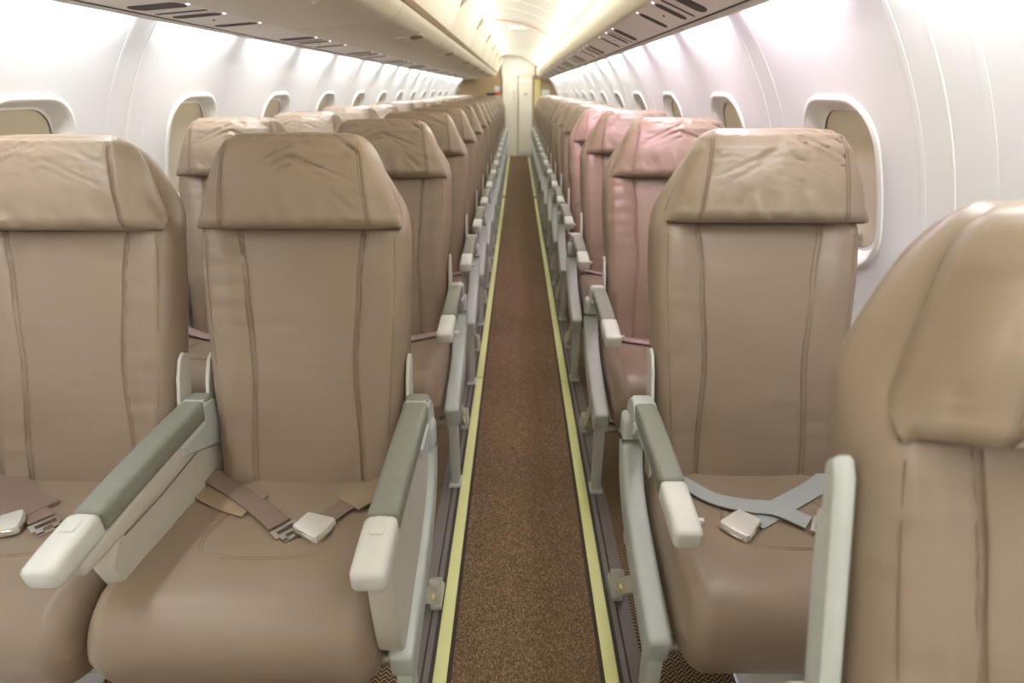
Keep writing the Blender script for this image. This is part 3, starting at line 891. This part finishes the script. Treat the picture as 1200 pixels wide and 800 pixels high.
# belts: name -> list of (part name, mesh, children)
def belt(kind):
    if kind == 'worn':        # front left aisle seat: buckled in the middle
        a = ribbon([(-.235, .005, .012), (-.16, .045, .004), (-.08, .105, .003), (-.005, .168, .004)], .046).me('belt_strap', M['web_taupe'])
        sl = ribbon([(-.24, .02), (-.19, .055), (-.13, .085), (-.085, .10)], .085, .0015).me('belt_sleeve', M['web_tan'])
        b = ribbon([(.235, -.01, .012), (.17, .030, .004), (.12, .095, .003), (.085, .150, .004)], .046).me('belt_strap', M['web_taupe'])
        sr = ribbon([(.245, -.015, .022), (.19, .030, .012), (.135, .085, .009), (.118, .105, .008)], .078, .0015).me('belt_sleeve', M['web_tan'])
        return [('belt_sleeve', sl, []), ('belt_sleeve', sr, []), ('belt_strap', a, [('tongue', tongue_mb(.010, .180, .75).me('tongue', M['metal']))]),
                ('belt_strap', b, [('buckle', buckle_mb(.070, .180, .42).me('buckle', M['buckle'])), ('lever', lever_mb(.070, .180, .42).me('lever', M['chrome']))])]
    if kind == 'sleeved':     # front left window seat
        a = ribbon([(-.21, -.02, .01), (-.16, .04), (-.08, .10), (-.01, .135)], .10, .004, .005).me('belt_sleeve', M['web_taupe'])
        a2 = ribbon([(-.03, .125, .002), (.0, .14, .002), (.02, .155, .002)], .046).me('belt_strap', M['web_taupe'])
        b = ribbon([(-.24, .30), (-.15, .25), (-.06, .195)], .046).me('belt_strap', M['web_taupe'])
        return [('belt_sleeve', a, []), ('belt_strap', a2, [('tongue', tongue_mb(.038, .168, .7).me('tongue', M['chrome']))]),
                ('belt_strap', b, [('buckle', buckle_mb(-.035, .185, -.5, .012).me('buckle', M['buckle'])), ('lever', lever_mb(-.035, .185, -.5, .012).me('lever', M['chrome']))])]
    if kind == 'grey':        # front right single seat
        a = ribbon([(-.225, .015, .014), (-.17, .055, .008), (-.12, .11, .004), (-.055, .136, .006), (.0, .150, .009), (.052, .192, .006)], .046).me('belt_strap', M['web_grey'])
        b = ribbon([(.23, -.02, .010), (.147, .045), (.06, .105), (-.015, .155), (-.06, .185)], .050).me('belt_strap', M['web_grey'])
        return [('belt_strap', b, [('buckle', buckle_mb(-.092, .205, PI - .75).me('buckle', M['buckle'])), ('lever', lever_mb(-.092, .205, PI - .75).me('lever', M['chrome']))]),
                ('belt_strap', a, [('tongue', tongue_mb(.066, .202, .55, .012).me('tongue', M['chrome']))])]
    if kind == 'plain':
        a = ribbon([(-.235, .005, .012), (-.16, .04, .004), (-.08, .07, .003), (-.01, .10, .004)], .046).me('belt_strap', M['web_pink'])
        b = ribbon([(.235, -.01, .012), (.17, .030, .004), (.10, .07, .003), (.05, .10, .004)], .050).me('belt_strap', M['web_pink'])
        return [('belt_strap', a, []), ('belt_strap', b, [('buckle', buckle_mb(.025, .115, .3).me('buckle', M['buckle']))])]

# armrests, local x = 0, y relative to the bight (negative = forward)
def arm_std(wide=.048):
    rear = MB().slab([(.070, .560), (.062, .604), (.035, .624), (-.005, .627), (-.02, .62), (-.025, .590), (-.05, .585), (-.045, .565), (-.01, .535), (.04, .520)], -wide * .54, wide * .54, .008).me('armrest', M['blue'])
    pd = MB().sweep([(.0, .6075), (-.06, .6065), (-.13, .603), (-.20, .598), (-.262, .592)], wide, [.040, .044, .044, .042, .042], .010).me('armrest_pad', M['pad'])
    cp_ = MB().sweep([(-.262, .5915), (-.30, .588), (-.345, .583), (-.388, .578)], wide * 1.03, [.044, .044, .043, .040], .010).me('armrest_cap', M['cap'])
    und = MB().sweep([(.02, .565), (-.06, .574), (-.15, .574), (-.25, .570)], wide * .7, [.05, .034, .024, .018], .006).me('arm_core', M['grey'])
    pin = MB().tube([(wide * .45, -.335, .577), (wide * .45 + .018, -.335, .577)], .006, 8).me('recline_button', M['cap'])
    return rear, [('armrest_pad', pd), ('armrest_cap', cp_), ('arm_core', und), ('recline_button', pin)]
def arm_wide(wide=.055):
    rear = MB().slab([(.095, .535), (.085, .600), (.055, .628), (.02, .633), (.005, .628), (.0, .590), (-.10, .588), (-.10, .56), (.0, .52), (.05, .50)], -wide * .53, wide * .53, .009).me('armrest', M['blue'])
    pd = MB().sweep([(.066, .609), (-.05, .609), (-.15, .606), (-.25, .602), (-.335, .597)], wide, [.046, .048, .048, .046, .046], .011).me('armrest_pad', M['pad'])
    cp_ = MB().sweep([(-.335, .597), (-.37, .594), (-.41, .590), (-.455, .584)], wide * 1.03, [.048, .048, .047, .044], .012).me('armrest_cap', M['cap'])
    bt = MB().box((0, -.362, .6175), (.024, .042, .006), .0025).me('recline_button', M['cap'])
    side = MB().slab([(.075, .60), (.085, .55), (.06, .42), (-.02, .345), (-.16, .312), (-.355, .318), (-.385, .36), (-.395, .46), (-.40, .575), (-.26, .585), (-.1, .595)], -wide * .40, wide * .40, .006).me('tray_housing', M['body'])
    return rear, [('armrest_pad', pd), ('armrest_cap', cp_), ('recline_button', bt), ('tray_housing', side)]
def arm_mid_wide(wide=.055):
    rear = MB().slab([(.095, .535), (.085, .600), (.055, .628), (.02, .633), (.005, .628), (.0, .590), (-.10, .588), (-.10, .56), (.0, .52), (.05, .50)], -wide * .53, wide * .53, .009).me('armrest', M['blue'])
    pd = MB().sweep([(.066, .609), (-.05, .609), (-.15, .606), (-.25, .602), (-.335, .597)], wide, [.046, .048, .048, .046, .046], .011).me('armrest_pad', M['pad'])
    cp_ = MB().sweep([(-.335, .597), (-.37, .594), (-.41, .590), (-.455, .584)], wide * 1.03, [.048, .048, .047, .044], .012).me('armrest_cap', M['cap'])
    bt = MB().box((0, -.362, .6175), (.024, .042, .006), .0025).me('recline_button', M['cap'])
    core = MB().sweep([(.05, .568), (-.05, .566), (-.16, .562), (-.28, .556), (-.40, .551)], wide * .84, [.06, .06, .05, .04, .028], .008).me('arm_core', M['body'])
    low = MB().slab([(.06, .56), (.06, .44), (-.02, .40), (-.16, .375), (-.27, .40), (-.33, .45), (-.345, .50), (-.30, .555), (-.1, .565)], -wide * .34, wide * .34, .006).me('tray_housing', M['body'])
    grv = MB()
    for sg in (-1, 1):
        grv.tube([(sg * wide * .425, .045, .545), (sg * wide * .425, -.06, .540), (sg * wide * .425, -.18, .535), (sg * wide * .425, -.30, .538)], .0016, 5)
    return rear, [('armrest_pad', pd), ('armrest_cap', cp_), ('recline_button', bt), ('arm_core', core), ('tray_housing', low), ('groove', grv.me('groove', M['groove']))]

def side_frame_me():
    pts = [tuple(p) for p in smooth_path([(.035, .575), (.030, .50), (-.005, .43), (-.075, .375), (-.17, .338), (-.27, .310), (-.365, .284)], 4)]
    n = len(pts)
    hs = [.052 + .030 * min(1, i / n * 1.6) for i in range(n)]
    mb = MB(); mb.sweep(pts, .048, hs, .010); return mb.me('side_frame', M['blue'])
def leg_front():
    mb = MB(); mb.slab([(-.355, .285), (-.352, .02), (-.350, .008), (-.315, .008), (-.312, .02), (-.300, .285)], -.015, .015, .003)
    mb.box((0, -.333, .010), (.044, .058, .018), .004); return mb.me('leg', M['grey'])
def leg_rear():
    mb = MB(); P = smooth_path([(.045, .03), (.01, .06), (-.06, .14), (-.14, .23), (-.20, .30)], 3)
    mb.sweep([tuple(p) for p in P], .012, .040, .004)
    mb.slab([(.07, .02), (.06, .075), (.03, .10), (.01, .06), (.02, .02)], -.016, .016, .004)
    return mb.me('leg', M['fitting'])
def fitting_me():
    mb = MB(); mb.box((0, .055, .014), (.030, .085, .018), .004); mb.box((0, .075, .034), (.022, .030, .026), .004)
    mb.tube([(-.016, .050, .034), (.016, .050, .034)], .011, 10); mb.tube([(0, .090, .020), (0, .090, .040)], .006, 8)
    return mb.me('floor_fitting', M['fitting'])
def clip_me():
    return MB().box((0, -.045, .115), (.022, .016, .014), .003).me('cable_clip', M['amber'])
def hinge_me():
    P = [bp(0, -.01, .012), bp(0, .05, .016), bp(0, .12, .016), bp(0, .185, .006)]
    mb = MB()
    pts = [bp(0, s, n) for s, n in ((-.03, -.050), (-.03, -.004), (.10, .002), (.24, .000), (.285, -.010), (.30, -.024), (.295, -.050))]
    mb.slab([(p[1], p[2]) for p in pts], -.004, .004, .002); return mb.me('hinge_cover', M['hinge'])

BACKS = [back_mesh(i + 1).me('backrest', M['leather']) for i in range(3)]
HEADS = [head_mesh(i + 1).me('headrest', M['leather_head']) for i in range(4)]
CUSH = [cushion_mesh(i + 1).me('seat_cushion', M['leather']) for i in range(2)]
SB, SH, SCU = seams_back().me('stitching', M['thread']), seams_head().me('stitching', M['thread']), seams_cushion().me('stitching', M['thread'])
ARM, ARMW, ARMM = arm_std(), arm_wide(), arm_mid_wide()
FRAME, LF, LR, FIT, CLIP, HINGE = side_frame_me(), leg_front(), leg_rear(), fitting_me(), clip_me(), hinge_me()
BELT = {k: belt(k) for k in ('worn', 'sleeved', 'grey', 'plain')}
PAN = MB().box((0, -.17, .262), (.44, .36, .05), .012).me('seat_pan', M['grey'])

def put_arm(root, spec, x, label=None):
    a = ob('armrest', spec[0], root, (x, 0, 0))
    for nm, me in spec[1]: ob(nm, me, a)
    return a

def beams(root, x0, x1):
    for y, z in ((-.30, .235), (.0, .24)):
        ob('support_beam', MB().tube([(x0, y, z), (x1, y, z)], .018, 10).me('support_beam', M['metal']), root)

def seat_unit(root, dx, seed, beltkind, head_drop=0.0, hdx=0.0, cdx=-.018, cs=1.0):
    b = ob('backrest', BACKS[seed % 3], root, (dx, 0, 0)); st = [ob('stitching', SB, b)]
    h = ob('headrest', HEADS[seed % 4], root, (dx + hdx, head_drop * SRc, head_drop * CRc)); st.append(ob('stitching', SH, h))
    c = ob('seat_cushion', CUSH[seed % 2], root, (dx + cdx, 0, 0)); c.scale = (cs, 1, 1); st.append(ob('stitching', SCU, c))
    for q in st: q['kind'] = 'stuff'
    ob('seat_pan', PAN, root, (dx, 0, 0))
    for nm, me, ch in BELT[beltkind]:
        p = ob(nm, me, root, (dx, 0, 0))
        for n2, m2 in ch: ob(n2, m2, p)
    for sg in (-1, 1): ob('hinge_cover', HINGE, root, (dx + sg * .2310, 0, 0))

def undercarriage(root, x):
    ob('side_frame', FRAME, root, (x, 0, 0))
    ob('leg', LF, root, (x, 0, 0)); ob('leg', LR, root, (x, 0, 0), )
    f = ob('floor_fitting', FIT, root, (x, 0, 0)); ob('cable_clip', CLIP, root, (x, 0, 0))

LROWS = [1.11, 2.0, 2.76, 3.50, 4.21, 4.94] + [4.94 + .735 * k for k in range(1, 10)]
RROWS = [.27, 1.145, 1.97, 2.80, 3.58, 4.27, 4.97] + [4.97 + .735 * k for k in range(1, 10)]
rng = random.Random(11)
LX = (-.265, .265)
for i, y in enumerate(LROWS):
    r = ob('double_seat', None, None, (-.747, y, 0))
    if i == 0:
        lab = 'taupe leather double seat at the front left with grey-green armrest pads and solid tray housings'
    elif i == len(LROWS) - 1:
        lab = 'taupe leather double seat in the last row on the left, against the far bulkhead'
    else:
        lab = 'taupe leather double seat on the left of the aisle, %s row from the camera' % ORD[i]
    tag(r, lab, 'airline seat', 'double seats on the left of the aisle')
    if i == 0:
        seat_unit(r, LX[1], 3, 'worn'); seat_unit(r, LX[0], 1, 'sleeved', -.004)
        put_arm(r, ARMW, .527 - .005); put_arm(r, ARMM, .022); put_arm(r, ARM, -.505)
    else:
        for j, dx in enumerate(LX): seat_unit(r, dx, rng.randrange(12), 'plain', rng.uniform(-.018, -.003))
        put_arm(r, ARM, .527); put_arm(r, ARM, .0); put_arm(r, ARM, -.505)
    undercarriage(r, .535)
    beams(r, -.50, .535)
for i, y in enumerate(RROWS):
    r = ob('single_seat', None, None, (.550, y, 0))
    if i == 0: lab = 'taupe leather single seat cut off by the right edge of the photo, armrest folded up'
    elif i == 1: lab = 'taupe leather single seat on the right with a crossed grey belt on its cushion'
    elif i == len(RROWS) - 1: lab = 'taupe leather single seat in the last row on the right, against the far bulkhead'
    elif i in (3, 4): lab = 'single seat washed in pink light, %s seat from the camera on the right' % ORD[i]
    else: lab = 'taupe leather single seat on the right of the aisle, %s seat from the camera' % ORD[i]
    tag(r, lab, 'airline seat', 'single seats on the right of the aisle')
    seat_unit(r, 0, i + 1, 'grey' if i == 1 else 'plain', (.008 if i == 1 else 0) if i < 2 else rng.uniform(-.018, -.003), .012, .0, .955)
    if i == 0:
        # armrest folded up beside the backrest, its plain underside towards the camera
        a = ob('armrest', MB().slab([(.125, .70), (.152, .70), (.218, .925), (.222, .950), (.210, .962), (.196, .945)], -.010, .010, .005).me('armrest', M['grey']), r, (-.249, -.03, 0))
        ob('armrest_pad', MB().sweep([(.155, .72), (.185, .82), (.206, .90)], .018, .018, .005).me('armrest_pad', M['grey']), a, (0, .004, 0))
        ob('pivot_cover', MB().slab([(.14 + .036 * math.cos(2 * PI * k / 20), .690 + .042 * math.sin(2 * PI * k / 20)) for k in range(20)], -.030, .020, .006).me('pivot_cover', M['hinge']), a)
        ob('bolt', MB().tube([(-.033, .14, .685), (-.028, .14, .685)], .005, 10).me('bolt', M['groove']), a)
    else:
        put_arm(r, ARM, -.262)
    put_arm(r, ARM, .262)
    undercarriage(r, -.278)
    beams(r, -.278, .26)
    if i == 1:
        ob('life_vest_tag', MB().box((.075, -.372, .246), (.05, .05, .014), .004).me('life_vest_tag', M['red']), r)

# reading lights over the pink rows
for y in (1.78, 2.55, 3.3, 3.55):
    l = bpy.data.lights.new('reading_lamp', 'SPOT'); l.energy = READ * 8; l.color = (1, .52, .82); l.spot_size = math.radians(70); l.spot_blend = .8; l.shadow_soft_size = .02
    o = bpy.data.objects.new('reading_lamp', l); C.objects.link(o); o.location = (.45, y, 1.462)
    o.rotation_euler = (math.radians(28), math.radians(4), 0)
